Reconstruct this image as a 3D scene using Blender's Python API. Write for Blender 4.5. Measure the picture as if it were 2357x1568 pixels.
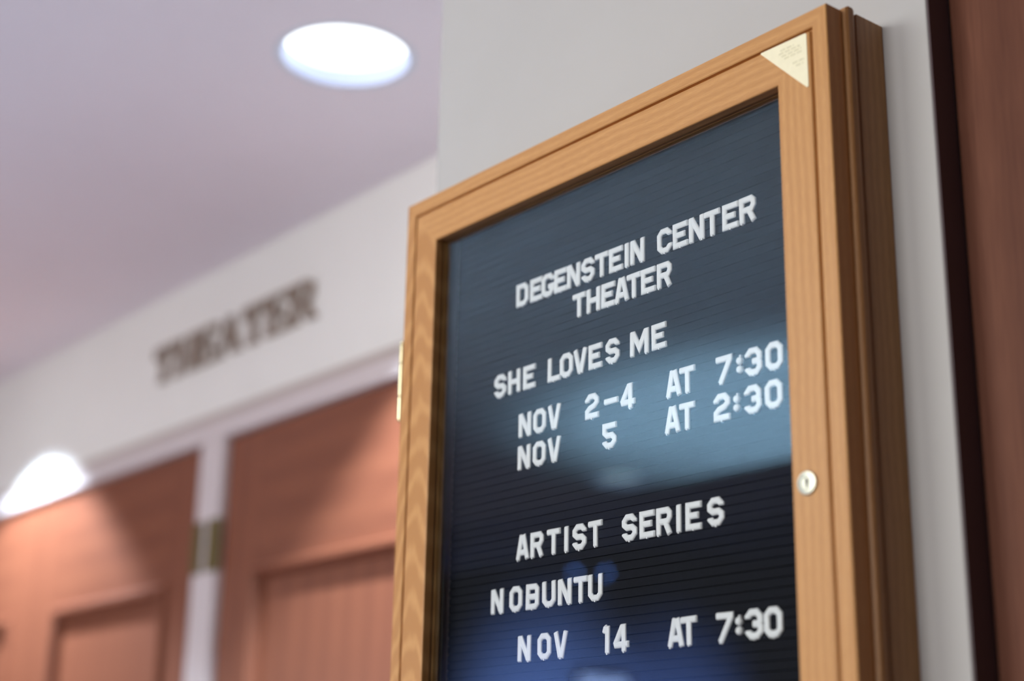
import bpy, bmesh, math
from mathutils import Vector, Matrix
from math import pi, sin, cos, tan, radians

# ------------------------------------------------------------------ clear
for o in list(bpy.data.objects):
    bpy.data.objects.remove(o)
sc = bpy.context.scene
COL = sc.collection

# ------------------------------------------------------------------ camera
CAM = (1.3493, -0.9959, 1.35)
FOCAL = 53.89            # mm on a 36 mm wide frame
PITCH, YAW, ROLL = 0.2972, 0.8969, 0.0178
fw = Vector((-sin(YAW) * cos(PITCH), cos(YAW) * cos(PITCH), sin(PITCH)))
rt = fw.cross(Vector((0, 0, 1))).normalized()
up = rt.cross(fw)
r2 = rt * cos(ROLL) + up * sin(ROLL)
u2 = -rt * sin(ROLL) + up * cos(ROLL)
cam_d = bpy.data.cameras.new('camera')
cam_d.sensor_fit = 'HORIZONTAL'
cam_d.sensor_width = 36.0
cam_d.lens = FOCAL
cam_d.clip_start = 0.05
cam_d.dof.use_dof = True
cam_d.dof.focus_distance = 1.425
cam_d.dof.aperture_fstop = 2.1
cam = bpy.data.objects.new('camera', cam_d)
M = Matrix((r2, u2, -fw)).transposed().to_4x4()
M.translation = Vector(CAM)
cam.matrix_world = M
COL.objects.link(cam)
sc.camera = cam

# ------------------------------------------------------------------ view, world, lights
sc.view_settings.view_transform = 'Standard'
sc.view_settings.look = 'None'
sc.view_settings.gamma = 1.0
sc.view_settings.use_curve_mapping = False
sc.view_settings.exposure = 0.0
try:
    sc.cycles.use_denoising = True
    sc.cycles.max_bounces = 8
    sc.cycles.diffuse_bounces = 5
    sc.cycles.transparent_max_bounces = 12
    sc.cycles.sample_clamp_indirect = 6.0
    sc.cycles.caustics_reflective = False
    sc.cycles.caustics_refractive = False
except Exception:
    pass

CEIL = 2.546
WORLD = ((0.62, 0.60, 0.72), 0.30)
CAN_POWER = 265.0
CAN_COLOR = (0.70, 0.84, 1.0)
CAN_GLOW = 2.6

wd = bpy.data.worlds.new('world')
sc.world = wd
wd.use_nodes = True
wd.node_tree.nodes['Background'].inputs[0].default_value = (*WORLD[0], 1)
wd.node_tree.nodes['Background'].inputs[1].default_value = WORLD[1]


def area(name, loc, target, sx, sy, power, color):
    d = bpy.data.lights.new(name, 'AREA')
    d.shape = 'RECTANGLE'
    d.size, d.size_y, d.energy, d.color = sx, sy, power, color
    o = bpy.data.objects.new(name, d)
    o.location = loc
    o.rotation_euler = (Vector(target) - Vector(loc)).to_track_quat('-Z', 'Y').to_euler()
    COL.objects.link(o)
    return o


# a ceiling fixture in front of the notice cabinet, plus an added unseen fill and alcove wash
key = area('lobby_fixture', (-0.55, -2.45, 2.25), (0.42, 0.0, 1.62), 0.9, 0.7, 6.5, (1.0, 0.965, 0.90))
key.data.spread = radians(85)
fill = area('added_fill', (0.65, -5.5, 2.1), (0.42, 0.0, 1.6), 2.4, 1.2, 56, (1.0, 0.95, 0.92))  # unseen fill, added to lift the shade right of the cabinet
fill.data.spread = radians(110)
area('added_alcove_wash', (-3.0, -1.1, 1.3), (-1.5, 0.55, 1.8), 0.8, 0.8, 14, (1.0, 0.97, 0.96))  # unseen, added to brighten the wall over the doors


def spot(name, loc, target, ang, blend, power, color, soft=0.1):
    d = bpy.data.lights.new(name, 'SPOT')
    d.energy, d.color, d.spot_size, d.spot_blend, d.shadow_soft_size = power, color, radians(ang), blend, soft
    o = bpy.data.objects.new(name, d)
    o.location = loc
    o.rotation_euler = (Vector(target) - Vector(loc)).to_track_quat('-Z', 'Y').to_euler()
    COL.objects.link(o)


spot('added_uplight', (-1.6, -2.95, 1.25), (-1.65, -2.98, 2.5), 92, 1.0, 850, (0.50, 0.78, 1.0))  # added bodiless uplight, brightens the ceiling mirrored in the glass
spot('added_low_uplight', (-1.05, -1.45, 0.9), (-1.05, -1.45, 2.5), 125, 1.0, 62, (0.46, 0.68, 0.92))  # second added uplight, a broad blue lift for the ceiling
spot('added_blue_wash', (-6.4, -8.0, 0.6), (-9.2, -8.1, 1.75), 48, 1.0, 5200, (0.30, 0.42, 1.0))  # added spots with no lamp body make the blue glow on the far wall
spot('added_blue_wash', (-6.4, -9.4, 0.6), (-9.2, -9.6, 1.70), 48, 1.0, 3600, (0.26, 0.38, 1.0))


def can_spot(x, y, power):
    d = bpy.data.lights.new('can_lamp', 'SPOT')
    d.energy, d.color = power, CAN_COLOR
    d.spot_size = radians(100)
    d.spot_blend = 0.30
    d.shadow_soft_size = 0.022
    o = bpy.data.objects.new('can_lamp', d)
    o.location = (x, y, CEIL + 0.018)
    COL.objects.link(o)


CANS = [(-0.631, 0.220), (-2.645, 0.220), (-2.83, -3.0)]
for cx_, cy_ in CANS:
    can_spot(cx_, cy_, CAN_POWER)


# ------------------------------------------------------------------ materials
def new_mat(name):
    m = bpy.data.materials.new(name)
    m.use_nodes = True
    nt = m.node_tree
    return m, nt, nt.nodes, nt.links, nt.nodes['Principled BSDF']


def ramp(N, pts):
    r = N.new('ShaderNodeValToRGB')
    el = r.color_ramp.elements
    while len(el) < len(pts):
        el.new(0.5)
    for e, (p, c) in zip(el, pts):
        e.position = p
        e.color = (*c, 1)
    return r


def plain(name, col, rough=0.5, metal=0.0, noise=0.0, nscale=40, bump=0.0, spec=0.5, coat=0.0):
    m, nt, N, L, b = new_mat(name)
    b.inputs['Base Color'].default_value = (*col, 1)
    b.inputs['Roughness'].default_value = rough
    b.inputs['Metallic'].default_value = metal
    b.inputs['Specular IOR Level'].default_value = spec
    b.inputs['Coat Weight'].default_value = coat
    if noise or bump:
        tc = N.new('ShaderNodeTexCoord')
        n = N.new('ShaderNodeTexNoise')
        n.inputs['Scale'].default_value = nscale
        n.inputs['Detail'].default_value = 5
        L.new(tc.outputs['Object'], n.inputs['Vector'])
        if noise:
            r = ramp(N, [(0.3, tuple(c * (1 - noise) for c in col)), (0.7, tuple(min(1, c * (1 + noise)) for c in col))])
            L.new(n.outputs['Fac'], r.inputs['Fac'])
            L.new(r.outputs['Color'], b.inputs['Base Color'])
        if bump:
            bp = N.new('ShaderNodeBump')
            bp.inputs['Strength'].default_value = bump
            bp.inputs['Distance'].default_value = 0.001
            L.new(n.outputs['Fac'], bp.inputs['Height'])
            L.new(bp.outputs['Normal'], b.inputs['Normal'])
    return m


def mathn(N, L, op, a, b=None):
    n = N.new('ShaderNodeMath')
    n.operation = op
    for i, v in enumerate((a, b)):
        if v is None:
            continue
        if isinstance(v, (int, float)):
            n.inputs[i].default_value = v
        else:
            L.new(v, n.inputs[i])
    return n.outputs[0]


def oak(name, style, light=(0.62, 0.335, 0.120), dark=(0.46, 0.220, 0.065), rough=0.5, bump=0.25, fine=1.0, coat=0.04, spec=0.4):
    """wood, grain along local X, across Y; style 'flat' has arched figure, 'rift' straight grain"""
    m, nt, N, L, b = new_mat(name)
    tc = N.new('ShaderNodeTexCoord')
    sep = N.new('ShaderNodeSeparateXYZ')
    L.new(tc.outputs['Object'], sep.inputs[0])
    X, Y, Z = sep.outputs
    mp = N.new('ShaderNodeMapping')
    mp.inputs['Scale'].default_value = (7 * fine, 26 * fine, 26 * fine)
    L.new(tc.outputs['Object'], mp.inputs['Vector'])
    n1 = N.new('ShaderNodeTexNoise')
    n1.inputs['Scale'].default_value = 1.0
    n1.inputs['Detail'].default_value = 3
    L.new(mp.outputs['Vector'], n1.inputs['Vector'])
    if style == 'flat':
        yc = mathn(N, L, 'SUBTRACT', Y, 0.034)
        yy = mathn(N, L, 'MULTIPLY', yc, 62 * fine)
        sq = mathn(N, L, 'SQRT', mathn(N, L, 'ADD', mathn(N, L, 'MULTIPLY', yy, yy), 0.35))
        ring = mathn(N, L, 'SUBTRACT', mathn(N, L, 'MULTIPLY', sq, 1.0), mathn(N, L, 'MULTIPLY', X, 30 * fine))
        ring = mathn(N, L, 'ADD', ring, mathn(N, L, 'MULTIPLY', n1.outputs['Fac'], 2.6))
        k = 2 * pi * 0.8
    else:
        ring = mathn(N, L, 'ADD', mathn(N, L, 'MULTIPLY', Y, 120 * fine), mathn(N, L, 'MULTIPLY', n1.outputs['Fac'], 1.5))
        ring = mathn(N, L, 'ADD', ring, mathn(N, L, 'MULTIPLY', Z, 110 * fine))
        k = 2 * pi
    s = mathn(N, L, 'SINE', mathn(N, L, 'MULTIPLY', ring, k))
    s = mathn(N, L, 'ADD', mathn(N, L, 'MULTIPLY', s, 0.5), 0.5)
    # pores: long thin streaks
    mp2 = N.new('ShaderNodeMapping')
    mp2.inputs['Scale'].default_value = (90 * fine, 1500 * fine, 1500 * fine)
    L.new(tc.outputs['Object'], mp2.inputs['Vector'])
    n2 = N.new('ShaderNodeTexNoise')
    n2.inputs['Scale'].default_value = 1.0
    n2.inputs['Detail'].default_value = 2
    L.new(mp2.outputs['Vector'], n2.inputs['Vector'])
    mix = mathn(N, L, 'ADD', mathn(N, L, 'MULTIPLY', s, 0.80 if style == 'flat' else 0.28), mathn(N, L, 'MULTIPLY', n2.outputs['Fac'], 0.80))
    r = ramp(N, [(0.22, light), (0.5, tuple((a + c) / 2 for a, c in zip(light, dark))), (0.88, dark)])
    L.new(mix, r.inputs['Fac'])
    L.new(r.outputs['Color'], b.inputs['Base Color'])
    b.inputs['Roughness'].default_value = rough
    b.inputs['Coat Weight'].default_value = coat
    b.inputs['Specular IOR Level'].default_value = spec
    b.inputs['Coat Roughness'].default_value = 0.3
    bp = N.new('ShaderNodeBump')
    bp.inputs['Strength'].default_value = bump
    bp.inputs['Distance'].default_value = 0.0006
    bp.invert = True
    L.new(mix, bp.inputs['Height'])
    L.new(bp.outputs['Normal'], b.inputs['Normal'])
    return m


def emit(name, col, strength):
    m = bpy.data.materials.new(name)
    m.use_nodes = True
    N, L = m.node_tree.nodes, m.node_tree.links
    N.clear()
    e = N.new('ShaderNodeEmission')
    e.inputs[0].default_value = (*col, 1)
    e.inputs[1].default_value = strength
    o = N.new('ShaderNodeOutputMaterial')
    L.new(e.outputs[0], o.inputs[0])
    return m


def glass_mat():
    m = bpy.data.materials.new('pane_glass')
    m.use_nodes = True
    N, L = m.node_tree.nodes, m.node_tree.links
    N.clear()
    tr = N.new('ShaderNodeBsdfTransparent')
    gl = N.new('ShaderNodeBsdfGlossy')
    gl.inputs['Roughness'].default_value = 0.0
    gl.inputs['Color'].default_value = (0.70, 0.93, 1.0, 1)
    tr.inputs['Color'].default_value = (0.975, 0.99, 0.985, 1)
    fr = N.new('ShaderNodeFresnel')
    # one index from both sides of the thin pane
    ge = N.new('ShaderNodeNewGeometry')
    io = N.new('ShaderNodeMapRange')
    io.inputs['To Min'].default_value = 1.62
    io.inputs['To Max'].default_value = 1 / 1.62
    L.new(ge.outputs['Backfacing'], io.inputs['Value'])
    L.new(io.outputs[0], fr.inputs['IOR'])
    mx = N.new('ShaderNodeMixShader')
    o = N.new('ShaderNodeOutputMaterial')
    L.new(fr.outputs[0], mx.inputs[0])
    L.new(tr.outputs[0], mx.inputs[1])
    L.new(gl.outputs[0], mx.inputs[2])
    L.new(mx.outputs[0], o.inputs[0])
    return m


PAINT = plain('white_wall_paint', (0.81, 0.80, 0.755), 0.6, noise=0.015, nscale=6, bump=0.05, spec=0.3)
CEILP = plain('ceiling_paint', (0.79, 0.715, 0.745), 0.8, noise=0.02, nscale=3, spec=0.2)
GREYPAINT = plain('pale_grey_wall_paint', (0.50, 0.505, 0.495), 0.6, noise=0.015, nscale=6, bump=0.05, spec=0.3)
FRAMEP = plain('door_frame_paint', (0.64, 0.57, 0.56), 0.4, noise=0.02, nscale=8)
CARPET = plain('mauve_carpet', (0.17, 0.125, 0.155), 0.95, noise=0.25, nscale=60, bump=0.5, spec=0.1)
DARKWALL = plain('dark_lobby_panelling', (0.035, 0.030, 0.035), 0.7, noise=0.2, nscale=4)
BLUEGREY = plain('blue_grey_lobby_paint', (0.16, 0.17, 0.20), 0.7, noise=0.05, nscale=2)
HEAD_SHADE = plain('painted_head_shade', (0.46, 0.39, 0.35), 0.6)  # recess shade put into the colour of the strip over the door frame
FILLER = plain('filler_grey_brown', (0.52, 0.47, 0.44), 0.7, noise=0.1, nscale=50)
OAK_FLAT = oak('oak_flat_sawn', 'flat')
OAK_RIFT = oak('oak_straight_grain', 'rift', fine=1.0)
OAK_CASE = oak('oak_case', 'rift', light=(0.44, 0.225, 0.080), dark=(0.29, 0.135, 0.040))
CHERRY = oak('stained_door_wood', 'rift', light=(0.25, 0.086, 0.043), dark=(0.18, 0.058, 0.030), rough=0.5, fine=0.12, bump=0.05, coat=0.06, spec=0.25)
BROWN = oak('dark_brown_wood', 'rift', light=(0.17, 0.068, 0.040), dark=(0.105, 0.038, 0.022), rough=0.55, fine=0.2, bump=0.1, coat=0.0, spec=0.15)
DARKTRIM = plain('dark_frame_paint', (0.075, 0.045, 0.052), 0.5)
BRASS = plain('polished_brass', (0.46, 0.41, 0.26), 0.24, 1.0, noise=0.05, nscale=200)
BRASS_OLD = plain('antique_brass', (0.17, 0.125, 0.045), 0.45, 0.6, noise=0.15, nscale=80)
NICKEL = plain('pale_brass', (0.46, 0.45, 0.36), 0.36, 1.0, noise=0.04, nscale=300)
HOLE = plain('keyhole_black', (0.03, 0.02, 0.012), 0.6)
FELT = plain('black_grooved_felt', (0.009, 0.010, 0.015), 0.9, noise=0.25, nscale=900, bump=0.3, spec=0.2)
PLASTIC = plain('white_plastic', (0.90, 0.92, 0.94), 0.38, spec=0.5)
LABEL = plain('cream_label', (0.90, 0.87, 0.62), 0.5, noise=0.02, nscale=150)
LABELINK = plain('faint_label_ink', (0.76, 0.74, 0.53), 0.55)
BRONZE = plain('bronze_sign_letter', (0.29, 0.225, 0.175), 0.5, 0.0, noise=0.1, nscale=60)
REFL = plain('can_reflector', (0.62, 0.68, 0.92), 0.6, 0.0)
RING = plain('white_trim_ring', (0.62, 0.64, 0.70), 0.5)
LENS = emit('can_lens', (0.90, 0.96, 1.0), CAN_GLOW)
WINDOW = emit('dusk_window', (0.50, 0.56, 1.0), 5.5)
BLUELAMP = emit('blue_lamp', (0.16, 0.30, 0.9), 8.0)
GLASS = glass_mat()


# ------------------------------------------------------------------ mesh helpers
def link(name, bm, mat, parent=None, smooth=False, matrix=None):
    me = bpy.data.meshes.new(name)
    bmesh.ops.recalc_face_normals(bm, faces=bm.faces)
    bm.to_mesh(me)
    bm.free()
    if smooth:
        me.polygons.foreach_set('use_smooth', [True] * len(me.polygons))
    me.materials.append(mat)
    o = bpy.data.objects.new(name, me)
    COL.objects.link(o)
    if parent is not None:
        o.parent = parent
    if matrix is not None:
        if parent is not None:
            o.matrix_local = matrix
        else:
            o.matrix_world = matrix
    return o


def thing(name, label, cat, loc, group=None, kind=None):
    o = bpy.data.objects.new(name, None)
    o.empty_display_size = 0.05
    o.location = loc
    COL.objects.link(o)
    o['label'], o['category'] = label, cat
    if group:
        o['group'] = group
    if kind:
        o['kind'] = kind
    return o


def tag(o, label=None, cat=None, group=None, kind=None):
    for k, v in (('label', label), ('category', cat), ('group', group), ('kind', kind)):
        if v:
            o[k] = v
    return o


def box(bm, x0, x1, y0, y1, z0, z1):
    v = [bm.verts.new(p) for p in ((x0, y0, z0), (x1, y0, z0), (x1, y1, z0), (x0, y1, z0),
                                   (x0, y0, z1), (x1, y0, z1), (x1, y1, z1), (x0, y1, z1))]
    for f in ((0, 3, 2, 1), (4, 5, 6, 7), (0, 1, 5, 4), (1, 2, 6, 5), (2, 3, 7, 6), (3, 0, 4, 7)):
        bm.faces.new([v[i] for i in f])
    return v


def boxes(*bs):
    bm = bmesh.new()
    for b in bs:
        box(bm, *b)
    return bm


def bevel(bm, w, seg=2):
    bmesh.ops.bevel(bm, geom=list(bm.edges), offset=w, segments=seg, affect='EDGES', profile=0.5)
    return bm


def prism(bm, pts, y0, y1):
    """2D polygon in XZ extruded along Y"""
    a = [bm.verts.new((x, y0, z)) for x, z in pts]
    b = [bm.verts.new((x, y1, z)) for x, z in pts]
    n = len(pts)
    bm.faces.new(a)
    bm.faces.new(b[::-1])
    for i in range(n):
        bm.faces.new((a[i], a[(i + 1) % n], b[(i + 1) % n], b[i]))


def lathe(bm, prof, center=(0, 0, 0), axis='z', n=48):
    """prof: list of (radius, height)"""
    cx, cy, cz = center
    rings = []
    for r, h in prof:
        ring = []
        for i in range(n):
            a = 2 * pi * i / n
            if axis == 'z':
                p = (cx + r * cos(a), cy + r * sin(a), cz + h)
            else:
                p = (cx + r * cos(a), cy + h, cz + r * sin(a))
            ring.append(bm.verts.new(p))
        rings.append(ring)
    for q in range(len(rings) - 1):
        for i in range(n):
            bm.faces.new((rings[q][i], rings[q][(i + 1) % n], rings[q + 1][(i + 1) % n], rings[q + 1][i]))
    return rings


def mitre(prof, Lf):
    """profile [(u, h)] swept along X from u to L-u, Y=u inward, Z=h; closed profile"""
    bm = bmesh.new()
    a = [bm.verts.new((u, u, h)) for u, h in prof]
    b = [bm.verts.new((Lf - u, u, h)) for u, h in prof]
    n = len(prof)
    bm.faces.new(a)
    bm.faces.new(b[::-1])
    for i in range(n):
        bm.faces.new((a[i], a[(i + 1) % n], b[(i + 1) % n], b[i]))
    return bm


def ring_members(parent, base, x0, x1, z0, z1, y, prof, names, mats):
    """four mitred members round a rectangle; profile heights stick out towards -Y from plane y"""
    W, H = x1 - x0, z1 - z0
    spec = [(names[0], (x1, z1), (-1, 0, 0), (0, 0, -1), W, mats[0]),    # top
            (names[1], (x0, z1), (0, 0, -1), (1, 0, 0), H, mats[1]),     # left
            (names[2], (x0, z0), (1, 0, 0), (0, 0, 1), W, mats[2]),      # bottom
            (names[3], (x1, z0), (0, 0, 1), (-1, 0, 0), H, mats[3])]     # right
    out = []
    for nm, (cx, cz), X, Y, Ln, mt in spec:
        Z = Vector(X).cross(Vector(Y))
        m = Matrix((Vector(X), Vector(Y), Z)).transposed().to_4x4()
        m.translation = Vector((cx, y, cz)) - Vector(base)
        out.append(link(nm, mitre(prof, Ln), mt, parent, matrix=m))
    return out


# ------------------------------------------------------------------ room shell
YW = 0.575            # plane of the wall with the theater doors
YD = 0.583            # door faces
HEAD = 2.13
tag(link('floor', boxes((-9.2, 3.4, -12, 1.2, -0.1, 0.0)), CARPET), kind='structure')

# ceiling slab with the round openings of the downlights
bm = bmesh.new()
X0, X1, Y0, Y1 = -6.5, 3.4, -3.17, 1.2
RC = 0.107


def loop(pts):
    vs = [bm.verts.new(p) for p in pts]
    return [bm.edges.new((vs[i], vs[(i + 1) % len(vs)])) for i in range(len(vs))], vs


es = []
e, outer = loop([(X0, Y0, CEIL), (X1, Y0, CEIL), (X1, Y1, CEIL), (X0, Y1, CEIL)])
es += e
for cx_, cy_ in CANS:
    e, _ = loop([(cx_ + RC * cos(2 * pi * i / 64), cy_ + RC * sin(2 * pi * i / 64), CEIL) for i in range(64)])
    es += e
bmesh.ops.triangle_fill(bm, use_beauty=True, use_dissolve=False, edges=es)
top = [bm.verts.new((p.co.x, p.co.y, CEIL + 0.35)) for p in outer]
bm.faces.new(top)
for i in range(4):
    bm.faces.new((outer[i], outer[(i + 1) % 4], top[(i + 1) % 4], top[i]))
tag(link('ceiling', bm, CEILP), kind='structure')
# high lobby ceiling beyond the low one
tag(link('ceiling_lobby', boxes((-9.2, 3.4, -5.6, -3.17, CEIL + 0.40, CEIL + 0.6)), CEILP), kind='structure')
tag(link('ceiling_atrium', boxes((-9.2, 3.4, -12, -5.6, 3.7, 3.8)), DARKWALL), kind='structure')
# wall with the double doors: header, piers
tag(link('wall_back', boxes((-6.5, -3.28, YW, YW + 0.14, 0, CEIL), (-3.28, -0.72, YW, YW + 0.14, HEAD, CEIL),
                            (-0.72, -0.05, YW, YW + 0.14, 0, CEIL), (-3.28, -0.72, 0.9, 0.95, 0, CEIL)), PAINT), kind='structure')
# the projecting wall that carries the notice cabinet
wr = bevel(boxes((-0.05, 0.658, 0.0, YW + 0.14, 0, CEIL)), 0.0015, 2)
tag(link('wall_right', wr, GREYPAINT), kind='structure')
# lobby walls behind and beside the camera
tag(link('wall_left', boxes((-9.3, -9.2, -12, 1.2, 0, 3.8)), BLUEGREY), kind='structure')
tag(link('wall_front', boxes((-9.2, 3.4, -12.1, -12, 0, 3.8)), DARKWALL), kind='structure')
tag(link('wall_side', boxes((3.4, 3.5, -12, 1.2, 0, 3.8)), DARKWALL), kind='structure')

w1 = thing('window_1', 'wide dusk-blue lobby window reflected low in the cabinet glass', 'window', (-9.19, -8.65, 0.4), kind='structure')
link('pane', boxes((0, 0.01, -0.30, 0.30, 0.05, 2.1)), WINDOW, w1)
link('window_frame', boxes((0, 0.06, -0.33, -0.30, 0, 2.13), (0, 0.06, 0.30, 0.33, 0, 2.13), (0, 0.06, -0.30, 0.30, 0, 0.05),
                           (0, 0.06, -0.30, 0.30, 2.1, 2.13)), DARKTRIM, w1)

# ------------------------------------------------------------------ steel door frame in the opening (painted)
fr = boxes((-3.28, -0.67, 0.567, 0.70, 2.127, 2.170), (-3.29, -3.215, 0.567, 0.70, 0, 2.127),
           (-0.775, -0.67, 0.567, 0.70, 0, 2.127), (-1.722, -1.617, 0.567, 0.70, 0, 2.127))
bevel(fr, 0.003, 2)
tag(link('shade_strip', boxes((-3.32, -0.64, 0.570, 0.5752, 2.1702, 2.190)), HEAD_SHADE), 'painted shade strip along the top of the theater door frame', kind='structure')  # darker strip stands in for the shade above the frame head
tag(link('trim_1', fr, FRAMEP), 'painted white steel frame with a mullion between the wooden theater doors', kind='structure')

# ------------------------------------------------------------------ panelled doors
MOULD = [(0.0, -0.002), (0.0, 0.003), (0.006, 0.013), (0.017, 0.013), (0.024, 0.006), (0.030, -0.010), (0.030, -0.014)]


def door(name, x0, x1, hinge_side, label):
    root = thing(name, label, 'door', ((x0 + x1) / 2, YD, 0), kind='structure')
    b = root.location
    T = 0.045
    rx = lambda v: v - b.x
    sw = 0.142
    zt, zl, zm0, zm1, z0, z1 = 2.124, 1.822, 0.82, 1.0, 0.01, 0.24
    y0, y1 = 0.0, T
    for xa, xb in ((x0, x0 + sw), (x1 - sw, x1)):
        link('stile', bevel(boxes((rx(xa), rx(xb), y0, y1, z0, zt)), 0.001, 1), CHERRY, root,
             matrix=None).data.materials[0] = CHERRY_V
    for za, zb in ((zl, zt), (zm0, zm1), (z0, z1)):
        link('rail', boxes((rx(x0 + sw), rx(x1 - sw), y0 + 0.0002, y1, za, zb)), CHERRY, root)
    for za, zb in ((z1, zm0), (zm1, zl)):
        link('panel', boxes((rx(x0 + sw), rx(x1 - sw), 0.014, 0.034, za, zb)), CHERRY_V, root)
        ring_members(root, b, x0 + sw - 0.006, x1 - sw + 0.006, za - 0.006, zb + 0.006, YD,
                     MOULD, ['moulding'] * 4, [CHERRY] * 4)
    hx = x0 if hinge_side == 'l' else x1
    sgn = 1 if hinge_side == 'l' else -1
    for hz in (1.83, 1.05, 0.22):
        bm = bmesh.new()
        lathe(bm, [(0.0001, 0), (0.008, 0.002), (0.0085, 0.037), (0.0075, 0.038), (0.0085, 0.039), (0.0085, 0.076),
                   (0.0075, 0.077), (0.0085, 0.078), (0.008, 0.113), (0.0001, 0.117)],
              (rx(hx) - sgn * 0.004, -0.012, hz), n=20)
        if hinge_side == 'r':
            box(bm, rx(hx) + 0.003, rx(hx) + 0.043, -0.0190, -0.0165, hz, hz + 0.115)
        else:
            box(bm, rx(hx) - 0.044, rx(hx) - 0.003, -0.0190, -0.0165, hz, hz + 0.115)
        tag(link('hinge', bm, BRASS_OLD, root), 'antique brass butt hinge')
    return root


def rotated_wood(src, name):
    """same wood with the grain running up (local Z)"""
    m = src.copy()
    m.name = name
    N, L = m.node_tree.nodes, m.node_tree.links
    tc = [n for n in N if n.type == 'TEX_COORD'][0]
    rot = N.new('ShaderNodeMapping')
    rot.inputs['Rotation'].default_value = (0, radians(90), 0)
    outs = [l for l in L if l.from_node == tc]
    tgt = [l.to_socket for l in outs]
    for l in outs:
        L.remove(l)
    L.new(tc.outputs['Object'], rot.inputs['Vector'])
    for t in tgt:
        L.new(rot.outputs['Vector'], t)
    return m


CHERRY_V = rotated_wood(CHERRY, 'stained_door_wood_upright')
BROWN_V = rotated_wood(BROWN, 'dark_brown_wood_upright')
door('door_1', -1.615, -0.777, 'l', 'reddish brown panelled theater door beside the notice cabinet, hinged on the white mullion')
door('door_2', -2.635, -1.724, 'r', 'reddish brown panelled theater door under the left lit patch, hinged on the white mullion')
door('door_3', -3.213, -2.639, 'l', 'outermost reddish brown panelled theater door, cut by the picture edge')

# ------------------------------------------------------------------ opening right of the cabinet wall: dark trim and brown door
tag(link('trim_2', boxes((0.6575, 0.6595, 0.0015, 0.030, 0, CEIL)), DARKTRIM), 'dark narrow door trim at the end of the white wall', kind='structure')
d4 = thing('door_4', 'tall dark brown wooden door at the right picture edge beyond the white wall', 'door', (1.1, 0.030, 0), kind='structure')
link('stile', bevel(boxes((-0.440, -0.365, 0, 0.045, 0.01, 2.49)), 0.002, 2), BROWN_V, d4)
link('panel', boxes((-0.365, 0.35, 0.012, 0.036, 0.01, 2.49)), BROWN_V, d4)
link('stile', bevel(boxes((0.35, 0.43, 0, 0.045, 0.01, 2.49)), 0.002, 2), BROWN_V, d4)
tag(link('wall_far_right', boxes((1.53, 3.4, 0.0, 0.2, 0, CEIL)), DARKWALL), kind='structure')


# ------------------------------------------------------------------ downlights
def can(x, y, label):
    t = thing('recessed_downlight', label, 'ceiling light', (x, y, CEIL), group='recessed round ceiling downlights')
    bm = bmesh.new()
    lathe(bm, [(RC + 0.0005, -0.0002), (RC + 0.001, -0.0012), (RC + 0.010, -0.0012), (RC + 0.012, -0.0002)], n=72)
    link('trim_ring', bm, RING, t, smooth=True)
    bm = bmesh.new()
    lathe(bm, [(RC - 0.0005, 0.0), (RC - 0.003, 0.03), (RC - 0.012, 0.08), (RC - 0.03, 0.118), (0.058, 0.135), (0.058, 0.14), (RC, 0.145), (RC + 0.002, 0.0)], n=64)
    link('reflector', bm, REFL, t, smooth=True)
    bm = bmesh.new()
    rr = lathe(bm, [(0.001, 0.023), (0.05, 0.0235), (0.095, 0.025), (0.1040, 0.029), (0.1040, 0.034)], n=48)
    tag(link('lens', bm, LENS, t, smooth=True), 'glowing blue-white lens')
    return t


can(*CANS[0], 'glowing round downlight in the alcove ceiling, seen whole above the theater sign')
can(*CANS[1], 'round downlight out of frame that lights the patch over the outer door')
can(*CANS[2], 'round downlight of the lobby ceiling reflected in the cabinet glass')


# ------------------------------------------------------------------ THEATER sign letters
def slab(pieces):
    bm = bmesh.new()
    for p in pieces:
        prism(bm, p, -0.012, 0.0)
    return bm


def rect(x0, x1, z0, z1):
    return [(x0, z0), (x1, z0), (x1, z1), (x0, z1)]


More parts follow.
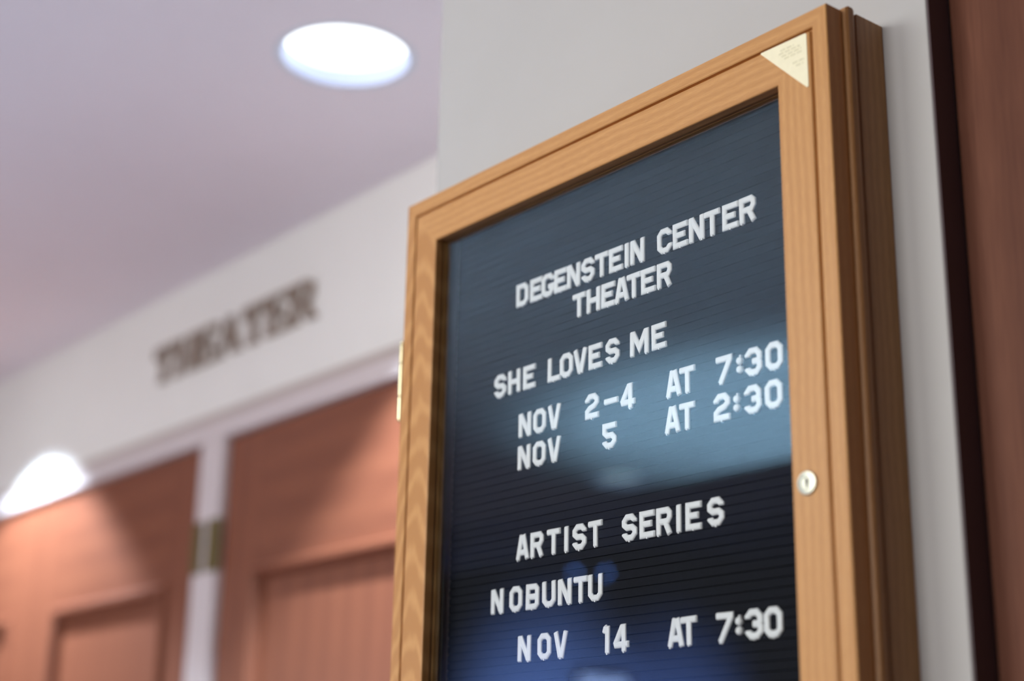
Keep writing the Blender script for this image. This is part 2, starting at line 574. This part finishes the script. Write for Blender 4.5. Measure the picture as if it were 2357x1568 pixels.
def sign_glyph(ch, w):
    h, st, th, se = 0.091, 0.022, 0.009, 0.0095
    P = []
    if ch == 'T':
        c = w / 2
        P = [rect(c - st / 2, c + st / 2, th * 0.7, h - th), rect(0, w, h - th, h), rect(0, 0.009, h - 0.028, h - th),
             rect(w - 0.009, w, h - 0.028, h - th), rect(c - st / 2 - se, c + st / 2 + se, 0, th * 0.8)]
    elif ch == 'H':
        a = se
        for xx in (a, w - a - st):
            P += [rect(xx, xx + st, th * 0.8, h - th * 0.8), rect(xx - se, xx + st + se * 0.7, 0, th * 0.8), rect(xx - se, xx + st + se * 0.7, h - th * 0.8, h)]
        P += [rect(a + st, w - a - st, h / 2 - th / 2, h / 2 + th / 2)]
    elif ch == 'E':
        P = [rect(se, se + st, th, h - th), rect(0, w, h - th, h), rect(0, w, 0, th), rect(w - 0.009, w, h - 0.026, h - th),
             rect(w - 0.009, w, th, 0.028), rect(se + st, w * 0.72, h / 2 - th / 2, h / 2 + th / 2), rect(w * 0.66, w * 0.74, h / 2 - 0.014, h / 2 + 0.014)]
    elif ch == 'A':
        t0 = w * 0.5
        P = [[(se * 0.6, th * 0.8), (se * 0.6 + th * 1.1, th * 0.8), (t0 + 0.004, h), (t0 - 0.008, h)],
             [(w - se - st, th * 0.8), (w - se * 0.7, th * 0.8), (t0 + 0.006, h), (t0 - 0.010, h)],
             rect(w * 0.24, w * 0.68, h * 0.28, h * 0.28 + th * 0.9), rect(-0.002, 0.026, 0, th * 0.8), rect(w - 0.040, w + 0.001, 0, th * 0.8)]
    elif ch == 'R':
        P = [rect(se, se + st, th * 0.8, h - th), rect(0, se + st + se * 0.6, 0, th * 0.8), rect(0, w * 0.62, h - th, h),
             rect(se + st, w * 0.62, h * 0.45, h * 0.45 + th), [(w * 0.55, h), (w * 0.74, h - 0.003), (w * 0.86, h - 0.014), (w * 0.64, h - 0.012)],
             [(w * 0.64, h - 0.012), (w * 0.86, h - 0.014), (w * 0.86, h * 0.6), (w * 0.64, h * 0.6)],
             [(w * 0.64, h * 0.6), (w * 0.86, h * 0.6), (w * 0.74, h * 0.47), (w * 0.55, h * 0.45)],
             [(w * 0.45, h * 0.47), (w * 0.68, h * 0.47), (w * 0.94, th * 0.6), (w * 0.70, th * 0.6)], rect(w * 0.68, w + 0.002, 0, th * 0.8)]
    return slab(P)


xs = -2.000
which = ['first T', 'H', 'first E', 'A', 'second T', 'second E', 'final R']
for i, (ch, w) in enumerate(zip('THEATER', (0.0955, 0.106, 0.0915, 0.106, 0.0955, 0.0915, 0.104))):
    o = link('sign_letter', sign_glyph(ch, w), BRONZE)
    o.location = (xs, YW - 0.0002, 2.318)
    tag(o, 'brown serif capital, %s of the wall sign above the doors' % which[i], 'sign letter', 'bronze letters of the wall sign above the doors')
    xs += w + 0.0078

# ------------------------------------------------------------------ notice cabinet
TOP, W_, H_ = 2.0066, 0.61, 0.914
BOT = TOP - H_
DEP = 0.0732
base = (W_ / 2, 0.0, BOT)
cab = thing('notice_cabinet', 'oak wall cabinet with a glazed door over a black grooved letter board', 'display cabinet', base)
B = Vector(base)


def P_(d):  # profile depth -> height towards the viewer from plane y=0
    return DEP - d


door_prof = [(0.0, P_(.0205)), (0.0, P_(.0008)), (0.0008, P_(0)), (0.0150, P_(0)), (0.0159, P_(.0008)), (0.0161, P_(.0045)), (0.0178, P_(.0045)),
             (0.0192, P_(.0004)), (0.0200, P_(0)), (0.0545, P_(0)), (0.0556, P_(.0005)), (0.0560, P_(.0015)), (0.0560, P_(.0095)),
             (0.0545, P_(.0097)), (0.0545, P_(.0132)), (0.0562, P_(.0134)), (0.0562, P_(.0205))]
ms = ring_members(cab, base, 0, W_, BOT, TOP, 0.0, door_prof, ['rail', 'stile', 'rail', 'stile'], [OAK_RIFT, OAK_FLAT, OAK_RIFT, OAK_RIFT])
ridge = [(0.014, P_(.0216)), (-0.0008, P_(.0216)), (-0.0030, P_(.0224)), (-0.0042, P_(.0245)), (-0.0042, P_(.0305)), (-0.003, P_(.0335)), (-0.0005, P_(.0355)), (0.014, P_(.0358))]
ring_members(cab, base, 0, W_, BOT, TOP, 0.0, ridge, ['edge_moulding'] * 4, [OAK_CASE] * 4)
case = [(0.016, P_(.0366)), (-0.0012, P_(.0366)), (-0.0022, P_(.0376)), (-0.0022, 0.0005), (0.016, 0.0005)]
ring_members(cab, base, 0, W_, BOT, TOP, 0.0, case, ['case_side'] * 4, [OAK_CASE] * 4)
link('glass_pane', boxes((0.0549 - B.x, W_ - 0.0549 - B.x, -DEP + .0100, -DEP + .0128, 0.0549, H_ - 0.0549)), GLASS, cab)

# letter board with real grooves
PITCH_G = 0.00835
YB = -0.0388
gb0 = 1.8657 - 0.0253 / 2          # baseline of the top row sits on a groove
bm = bmesh.new()
pts = []
z = BOT + 0.0165
ztop = TOP - 0.0165
k = math.ceil((z - gb0) / PITCH_G)
prof = [(YB, z)]
while gb0 + k * PITCH_G < ztop - 0.002:
    zc = gb0 + k * PITCH_G
    if zc > z + 0.002:
        prof += [(YB, zc - 0.0006), (YB + 0.0018, zc - 0.0004), (YB + 0.0018, zc + 0.0004), (YB, zc + 0.0006)]
    k += 1
prof += [(YB, ztop)]
va = [bm.verts.new((0.0533 - B.x, y, zz - B.z)) for y, zz in prof]
vb = [bm.verts.new((W_ - 0.0533 - B.x, y, zz - B.z)) for y, zz in prof]
for i in range(len(prof) - 1):
    bm.faces.new((va[i], vb[i], vb[i + 1], va[i + 1]))
box(bm, 0.0533 - B.x, W_ - 0.0533 - B.x, YB + 0.0026, -0.006, z - B.z, ztop - B.z)
tag(link('letter_panel', bm, FELT, cab), 'black grooved felt letter panel')

for xa, xb in ((0.0165, 0.0530), (W_ - 0.0530, W_ - 0.0165)):
    tag(link('filler_strip', boxes((xa - B.x, xb - B.x, YB + 0.0004, -0.006, z - B.z, ztop - B.z)), FILLER, cab), 'grey brown filler strip beside the letter panel')

# brass hinge on the outer left edge
bm = bmesh.new()
hz0, hz1 = 1.757, 1.8435
hxc, hyc = -0.0045, -DEP + 0.0035
segs = [(hz0, 1.7828), (1.7838, 1.8203), (1.8213, hz1 - 0.001)]
for a, b_ in segs:
    lathe(bm, [(0.0002, a - hz0), (0.0034, a - hz0), (0.0039, a - hz0 + 0.0006), (0.0039, b_ - hz0 - 0.0006), (0.0034, b_ - hz0), (0.0002, b_ - hz0)],
          (hxc - B.x, hyc, hz0 - B.z), n=24)
lathe(bm, [(0.0030, -0.0008), (0.0030, hz1 - hz0 - 0.001), (0.0036, hz1 - hz0), (0.0036, hz1 - hz0 + 0.0025), (0.0022, hz1 - hz0 + 0.0042), (0.0002, hz1 - hz0 + 0.0046)],
      (hxc - B.x, hyc, hz0 - B.z), n=24)
box(bm, -0.0014 - B.x, -0.0002 - B.x, -DEP + 0.004, -DEP + 0.0198, hz0 - B.z, hz1 - B.z)
box(bm, -0.0056 - B.x, -0.0044 - B.x, -DEP + 0.0225, -DEP + 0.034, hz0 - B.z, hz1 - B.z)
tag(link('hinge', bm, BRASS, cab, smooth=False), 'bright brass hinge')

# lock
lk = bmesh.new()
lx, lz = 0.5699 - B.x, 1.5999 - B.z
lathe(lk, [(0.0098, 0.0), (0.0098, -0.0010), (0.0090, -0.0018), (0.0062, -0.0020), (0.0058, -0.0012), (0.0001, -0.0012)], (lx, -DEP, lz), axis='y', n=40)
lock = tag(link('lock', lk, NICKEL, cab), 'pale brass cylinder lock')
kh = bmesh.new()
prism(kh, [(lx - 0.0005, lz + 0.0042), (lx + 0.0006, lz + 0.0042), (lx + 0.0018, lz + 0.0008), (lx + 0.0008, lz - 0.0012), (lx + 0.0006, lz - 0.0045),
           (lx - 0.0005, lz - 0.0045), (lx - 0.0009, lz - 0.0005), (lx - 0.0014, lz + 0.0008)], -DEP - 0.0016, -DEP - 0.0006)
kho = link('keyhole', kh, HOLE, lock)

# cream triangular label in the upper right corner of the door
tb = bmesh.new()
tri = [(0.5366, 1.9872), (0.5374, 1.9880), (0.5870, 1.9872), (0.5884, 1.9860), (0.5886, 1.9380), (0.5878, 1.9366), (0.5862, 1.9372)]
prism(tb, [(x - B.x, zz - B.z) for x, zz in tri], -DEP - 0.0006, -DEP - 0.00005)
lb = tag(link('corner_label', tb, LABEL, cab), 'cream triangular maker label with faint print')
ib = bmesh.new()
for zz, x0_, x1_ in ((1.9805, 0.5580, 0.5750), (1.9775, 0.5560, 0.5820), (1.9745, 0.5590, 0.5830), (1.9715, 0.5620, 0.5840), (1.9635, 0.5710, 0.5850), (1.9600, 0.5745, 0.5855)):
    n = int((x1_ - x0_) / 0.0014)
    for i in range(n):
        if (i * 7 + int(zz * 1e4)) % 5 == 0:
            continue
        xx = x0_ + i * 0.0014
        # the line of print runs level; each mark is one faint character
        box(ib, xx - B.x, xx + 0.0010 - B.x, -DEP - 0.0008, -DEP - 0.00055, zz - B.z, zz + 0.0016 - B.z)
ink = link('label_print', ib, LABELINK, lb)

# ------------------------------------------------------------------ board letters
HW = 0.0030
LH, LW = 0.0253, 0.0200
HT = 0.0023
CROSS = [(-1, 0), (-1, 0.45), (-0.80, 0.80), (-0.42, 1.0), (0.42, 1.0), (0.80, 0.80), (1, 0.45), (1, 0)]


def stroke(bm, pts, closed=False, hw=HW, lift=1.0):
    P = [Vector(p) for p in pts]
    n = len(P)
    rings = []

    def ring(p, nrm, hs=1.0, ws=1.0):
        return [bm.verts.new((p.x + nrm.x * o * hw * ws, -(h * HT * hs * lift), p.y + nrm.y * o * hw * ws)) for o, h in CROSS]

    for i in range(n):
        if closed or 0 < i < n - 1:
            d0 = (P[i] - P[i - 1]).normalized()
            d1 = (P[(i + 1) % n] - P[i]).normalized()
            n0, n1 = Vector((-d0.y, d0.x)), Vector((-d1.y, d1.x))
            m = (n0 + n1)
            m = m / max(m.length_squared / 2, 0.35)
            rings.append(ring(P[i], m))
        elif i == 0:
            d = (P[1] - P[0]).normalized()
            nn = Vector((-d.y, d.x))
            rings.append(ring(P[0], nn, 0.45, 0.86))
            rings.append(ring(P[0] + d * 0.0010, nn))
        else:
            d = (P[i] - P[i - 1]).normalized()
            nn = Vector((-d.y, d.x))
            rings.append(ring(P[i] - d * 0.0010, nn))
            rings.append(ring(P[i], nn, 0.45, 0.86))
    m = len(CROSS)
    cnt = len(rings) if closed else len(rings) - 1
    for i in range(cnt):
        a, b = rings[i], rings[(i + 1) % len(rings)]
        for j in range(m - 1):
            bm.faces.new((a[j], a[j + 1], b[j + 1], b[j]))
    if not closed:
        bm.faces.new(rings[0])
        bm.faces.new(rings[-1][::-1])


def glyph(ch):
    w, h = LW, LH
    x0, x1, y0, y1, c = HW, w - HW, HW, h - HW, 0.0037
    ym = h / 2
    S = []
    C = []
    nub = w / 2
    if ch == 'D':
        C = [[(x0, y0), (x1 - c, y0), (x1, y0 + c), (x1, y1 - c), (x1 - c, y1), (x0, y1)]]
    elif ch in 'O0':
        C = [[(x0 + c, y0), (x1 - c, y0), (x1, y0 + c), (x1, y1 - c), (x1 - c, y1), (x0 + c, y1), (x0, y1 - c), (x0, y0 + c)]]
    elif ch == 'E':
        S = [[(w, y1), (x0, y1), (x0, y0), (w, y0)], [(x0, ym + .0004), (w - .0036, ym + .0004)]]
    elif ch == 'C':
        S = [[(x1, h * .67), (x1, y1 - c), (x1 - c, y1), (x0 + c, y1), (x0, y1 - c), (x0, y0 + c), (x0 + c, y0), (x1 - c, y0), (x1, y0 + c), (x1, h * .35)]]
    elif ch == 'G':
        S = [[(x1, h * .67), (x1, y1 - c), (x1 - c, y1), (x0 + c, y1), (x0, y1 - c), (x0, y0 + c), (x0 + c, y0), (x1 - c, y0), (x1, y0 + c), (x1, h * .42), (w * .52, h * .42)]]
    elif ch == 'S':
        S = [[(x1, h * .68), (x1, y1 - c), (x1 - c, y1), (x0 + c, y1), (x0, y1 - c), (x0, ym + c * .75), (x0 + c, ym), (x1 - c, ym), (x1, ym - c * .75),
              (x1, y0 + c), (x1 - c, y0), (x0 + c, y0), (x0, y0 + c), (x0, h * .31)]]
    elif ch == 'N':
        S = [[(x0, 0), (x0, h)], [(x1, 0), (x1, h)], [(x0 + .0004, h - .0008), (x1 - .0004, .0008)]]
        nub = x1
    elif ch == 'M':
        w = 0.0256
        x1 = w - HW
        S = [[(x0, 0), (x0, h)], [(x1, 0), (x1, h)], [(x0 + .0006, h - .001), (w / 2, h * .30), (x1 - .0006, h - .001)]]
        nub = x1
    elif ch == 'T':
        S = [[(0, y1), (w, y1)], [(w / 2, 0), (w / 2, y1)]]
    elif ch == 'I':
        S = [[(.0037, 0), (.0037, h)]]
        w = .0075
        nub = .0037
    elif ch == '1':
        S = [[(.0055, 0), (.0055, h)], [(.0012, h * .72), (.0026, h * .90), (.0052, h * .96)]]
        nub = .0055
    elif ch == 'H':
        S = [[(x0, 0), (x0, h)], [(x1, 0), (x1, h)], [(x0, ym), (x1, ym)]]
        nub = x0
    elif ch == 'A':
        S = [[(x0 - .0003, 0), (w / 2 - .0012, h)], [(x1 + .0003, 0), (w / 2 + .0012, h)], [(w * .28, h * .29), (w * .72, h * .29)]]
        nub = x0
    elif ch == 'V':
        S = [[(x0 - .0003, h), (w / 2 - .0008, 0)], [(x1 + .0003, h), (w / 2 + .0008, 0)]]
    elif ch == 'L':
        S = [[(x0, h), (x0, y0), (w, y0)]]
    elif ch == 'U':
        S = [[(x0, h), (x0, y0 + c), (x0 + c, y0), (x1 - c, y0), (x1, y0 + c), (x1, h)]]
    elif ch == 'R':
        S = [[(x0, 0), (x0, y1), (x1 - c * .7, y1), (x1, y1 - c * .7), (x1, ym + c * .9), (x1 - c * .7, ym - .0004), (x0, ym - .0004)], [(w * .55, ym), (x1 + .0002, 0)]]
        nub = x0
    elif ch == 'B':
        C = [[(x0, y0), (x1 - c * .7, y0), (x1, y0 + c * .7), (x1, y1 - c * .7), (x1 - c * .7, y1), (x0, y1)]]
        S = [[(x0, ym), (x1 - .0006, ym)]]
    elif ch == '2':
        S = [[(x0, h * .66), (x0, y1 - c), (x0 + c, y1), (x1 - c, y1), (x1, y1 - c), (x1, ym + c * .8), (x1 - c, ym), (x0 + c, ym - c * .5), (x0, ym - c * 1.3), (x0, y0), (w, y0)]]
    elif ch == '3':
        S = [[(x0, h * .68), (x0, y1 - c), (x0 + c, y1), (x1 - c, y1), (x1, y1 - c), (x1, ym + c * .6), (x1 - c * .4, ym), (w * .42, ym)],
             [(w * .42, ym), (x1 - c * .4, ym), (x1, ym - c * .6), (x1, y0 + c), (x1 - c, y0), (x0 + c, y0), (x0, y0 + c), (x0, h * .31)]]
    elif ch == '4':
        S = [[(w * .66, 0), (w * .66, h)], [(w * .60, h - .0012), (x0 - .0006, h * .34), (x0, h * .27), (w, h * .27)]]
        nub = w * .66
    elif ch == '5':
        S = [[(w, y1), (x0, y1), (x0, ym + c * .9), (x0 + c, ym + .0002), (x1 - c, ym + .0002), (x1, ym - c * .8), (x1, y0 + c), (x1 - c, y0), (x0 + c, y0), (x0, y0 + c), (x0, h * .31)]]
    elif ch == '7':
        S = [[(0, y1), (x1, y1), (x1, y1 - .0015), (w * .24, 0)]]
        nub = w * .26
    elif ch == '-':
        S = [[(0, ym), (w, ym)]]
        nub = None
    elif ch == ':':
        w = .0075
        nub = None
    bm = bmesh.new()
    for i, s in enumerate(S):
        stroke(bm, s, lift=1.0 - 0.03 * i)
    for i, s in enumerate(C):
        stroke(bm, s, True, lift=1.0 - 0.03 * i)
    if ch == ':':
        for zc in (h * .33, h * .64):
            lathe(bm, [(0.0037, 0), (0.0037, -0.0022), (0.0030, -0.0038), (0.0015, -0.0046), (0.0001, -0.0046)], (.0037, 0.0008, zc), axis='y', n=16)
        box(bm, .0046, .0062, -0.0030, 0, h * .64 + .002, h * .64 + .0048)
    if nub is not None:
        q = ord(ch) % 3
        nb = box(bm, nub - .0007, nub + .0008, -0.0020, 0.0, -0.0007 - .0002 * q, .0012)
    return bm


TXT = [
    (1.8657, [('D', .1586), ('E', .1814), ('G', .1997), ('E', .2197), ('N', .2397), ('S', .2617), ('T', .2820), ('E', .3026), ('I', .3243), ('N', .3327),
              ' ', ('C', .3702), ('E', .3911), ('N', .4121), ('T', .4319), ('E', .4543), ('R', .4755)]),
    (1.8321, [('T', .2484), ('H', .2696), ('E', .2912), ('A', .3108), ('T', .3277), ('E', .3476), ('R', .3691)]),
    (1.7736, [('S', .1240), ('H', .1474), ('E', .1719), ' ', ('L', .2108), ('O', .2298), ('V', .2505), ('E', .2727), ('S', .2973), ' ', ('M', .3317), ('E', .3613)]),
    (1.7243, [('N', .1658), ('O', .1891), ('V', .2116), ' ', ('2', .2679), ('-', .2952), ('4', .3186), ' ', ('A', .3794), ('T', .3968), ' ', ('7', .4425), (':', .4677), ('3', .4767), ('0', .5004)]),
    (1.6908, [('N', .1650), ('O', .1889), ('V', .2122), ' ', ('5', .2926), ' ', ('A', .3772), ('T', .3957), ' ', ('2', .4384), (':', .4629), ('3', .4750), ('0', .4987)]),
    (1.5994, [('A', .1650), ('R', .1873), ('T', .2124), ('I', .2375), ('S', .2501), ('T', .2730), ' ', ('S', .3197), ('E', .3430), ('R', .3648), ('I', .3895), ('E', .4015), ('S', .4285)]),
    (1.5492, [('N', .1262), ('O', .1556), ('B', .1812), ('U', .2063), ('N', .2295), ('T', .2522), ('U', .2728)]),
    (1.5000, [('N', .1698), ('O', .2002), ('V', .2242), ' ', ('1', .2938), ('4', .3083), ' ', ('A', .3776), ('T', .3938), ' ', ('7', .4357), (':', .4591), ('3', .4688), ('0', .4899)]),
]
ROW = ['topmost line', 'second line', 'third line', 'fourth line', 'fifth line', 'sixth line', 'seventh line', 'lowest visible line']
ORD = ['first', 'second', 'third', 'fourth', 'fifth', 'sixth', 'seventh', 'eighth', 'ninth', 'tenth', 'eleventh', 'twelfth', 'thirteenth', 'fourteenth', 'fifteenth', 'sixteenth']
mesh_of = {}
for r, (zm, items) in enumerate(TXT):
    words, cur = [], []
    for it in items:
        if it == ' ':
            words.append(cur)
            cur = []
        else:
            cur.append(it)
    words.append(cur)
    for wi, word in enumerate(words):
        for li, (ch, x) in enumerate(word):
            if ch not in mesh_of:
                o = link('board_letter', glyph(ch), PLASTIC)
                mesh_of[ch] = o
            else:
                o = mesh_of[ch].copy()
                COL.objects.link(o)
            kind, cat = ('letter ' + ch, 'letter') if ch.isalpha() else (('digit ' + ch, 'digit') if ch.isdigit() else (('colon', 'punctuation') if ch == ':' else ('dash', 'punctuation')))
            o.name = 'board_letter' if ch.isalpha() else ('board_digit' if ch.isdigit() else ('board_colon' if ch == ':' else 'board_dash'))
            o.location = (x, YB, zm - LH / 2)
            o.rotation_euler = (0, radians(((r * 7 + wi * 5 + li * 11) % 5 - 2) * 0.35), 0)
            place = 'only character of word %d' % (wi + 1) if len(word) == 1 else '%s character of %s' % (ORD[li], (ORD[wi] + ' word') if len(words) > 1 else 'the word')
            if len(word) == 1:
                place = 'standing alone as %s word' % ORD[wi]
            o['label'] = 'white plastic %s, %s, %s of the letter board' % (kind, place, ROW[r])
            o['category'] = cat
            o['group'] = 'white plastic characters of the %s' % ROW[r]

# ------------------------------------------------------------------ two small blue lobby lamps, seen mirrored in the glass
for i, (lx_, ly_) in enumerate(((-6.28, -6.06), (-6.42, -5.91))):
    t = thing('pendant_lamp', 'small blue pendant lamp mirrored in the cabinet glass under the sixth line, %s of two' % ('nearer' if i else 'farther'), 'lamp',
              (lx_, ly_, 2.88), group='small blue pendant lamps in the lobby')
    bm = bmesh.new()
    lathe(bm, [(0.0005, -0.022), (0.014, -0.017), (0.021, -0.004), (0.019, 0.008), (0.010, 0.018)], n=20)
    link('bulb', bm, BLUELAMP, t, smooth=True)
    bm = bmesh.new()
    lathe(bm, [(0.012, 0.018), (0.014, 0.04), (0.004, 0.05), (0.003, 0.82)], n=12)
    link('cord', bm, DARKTRIM, t)
bpy.context.view_layer.update()
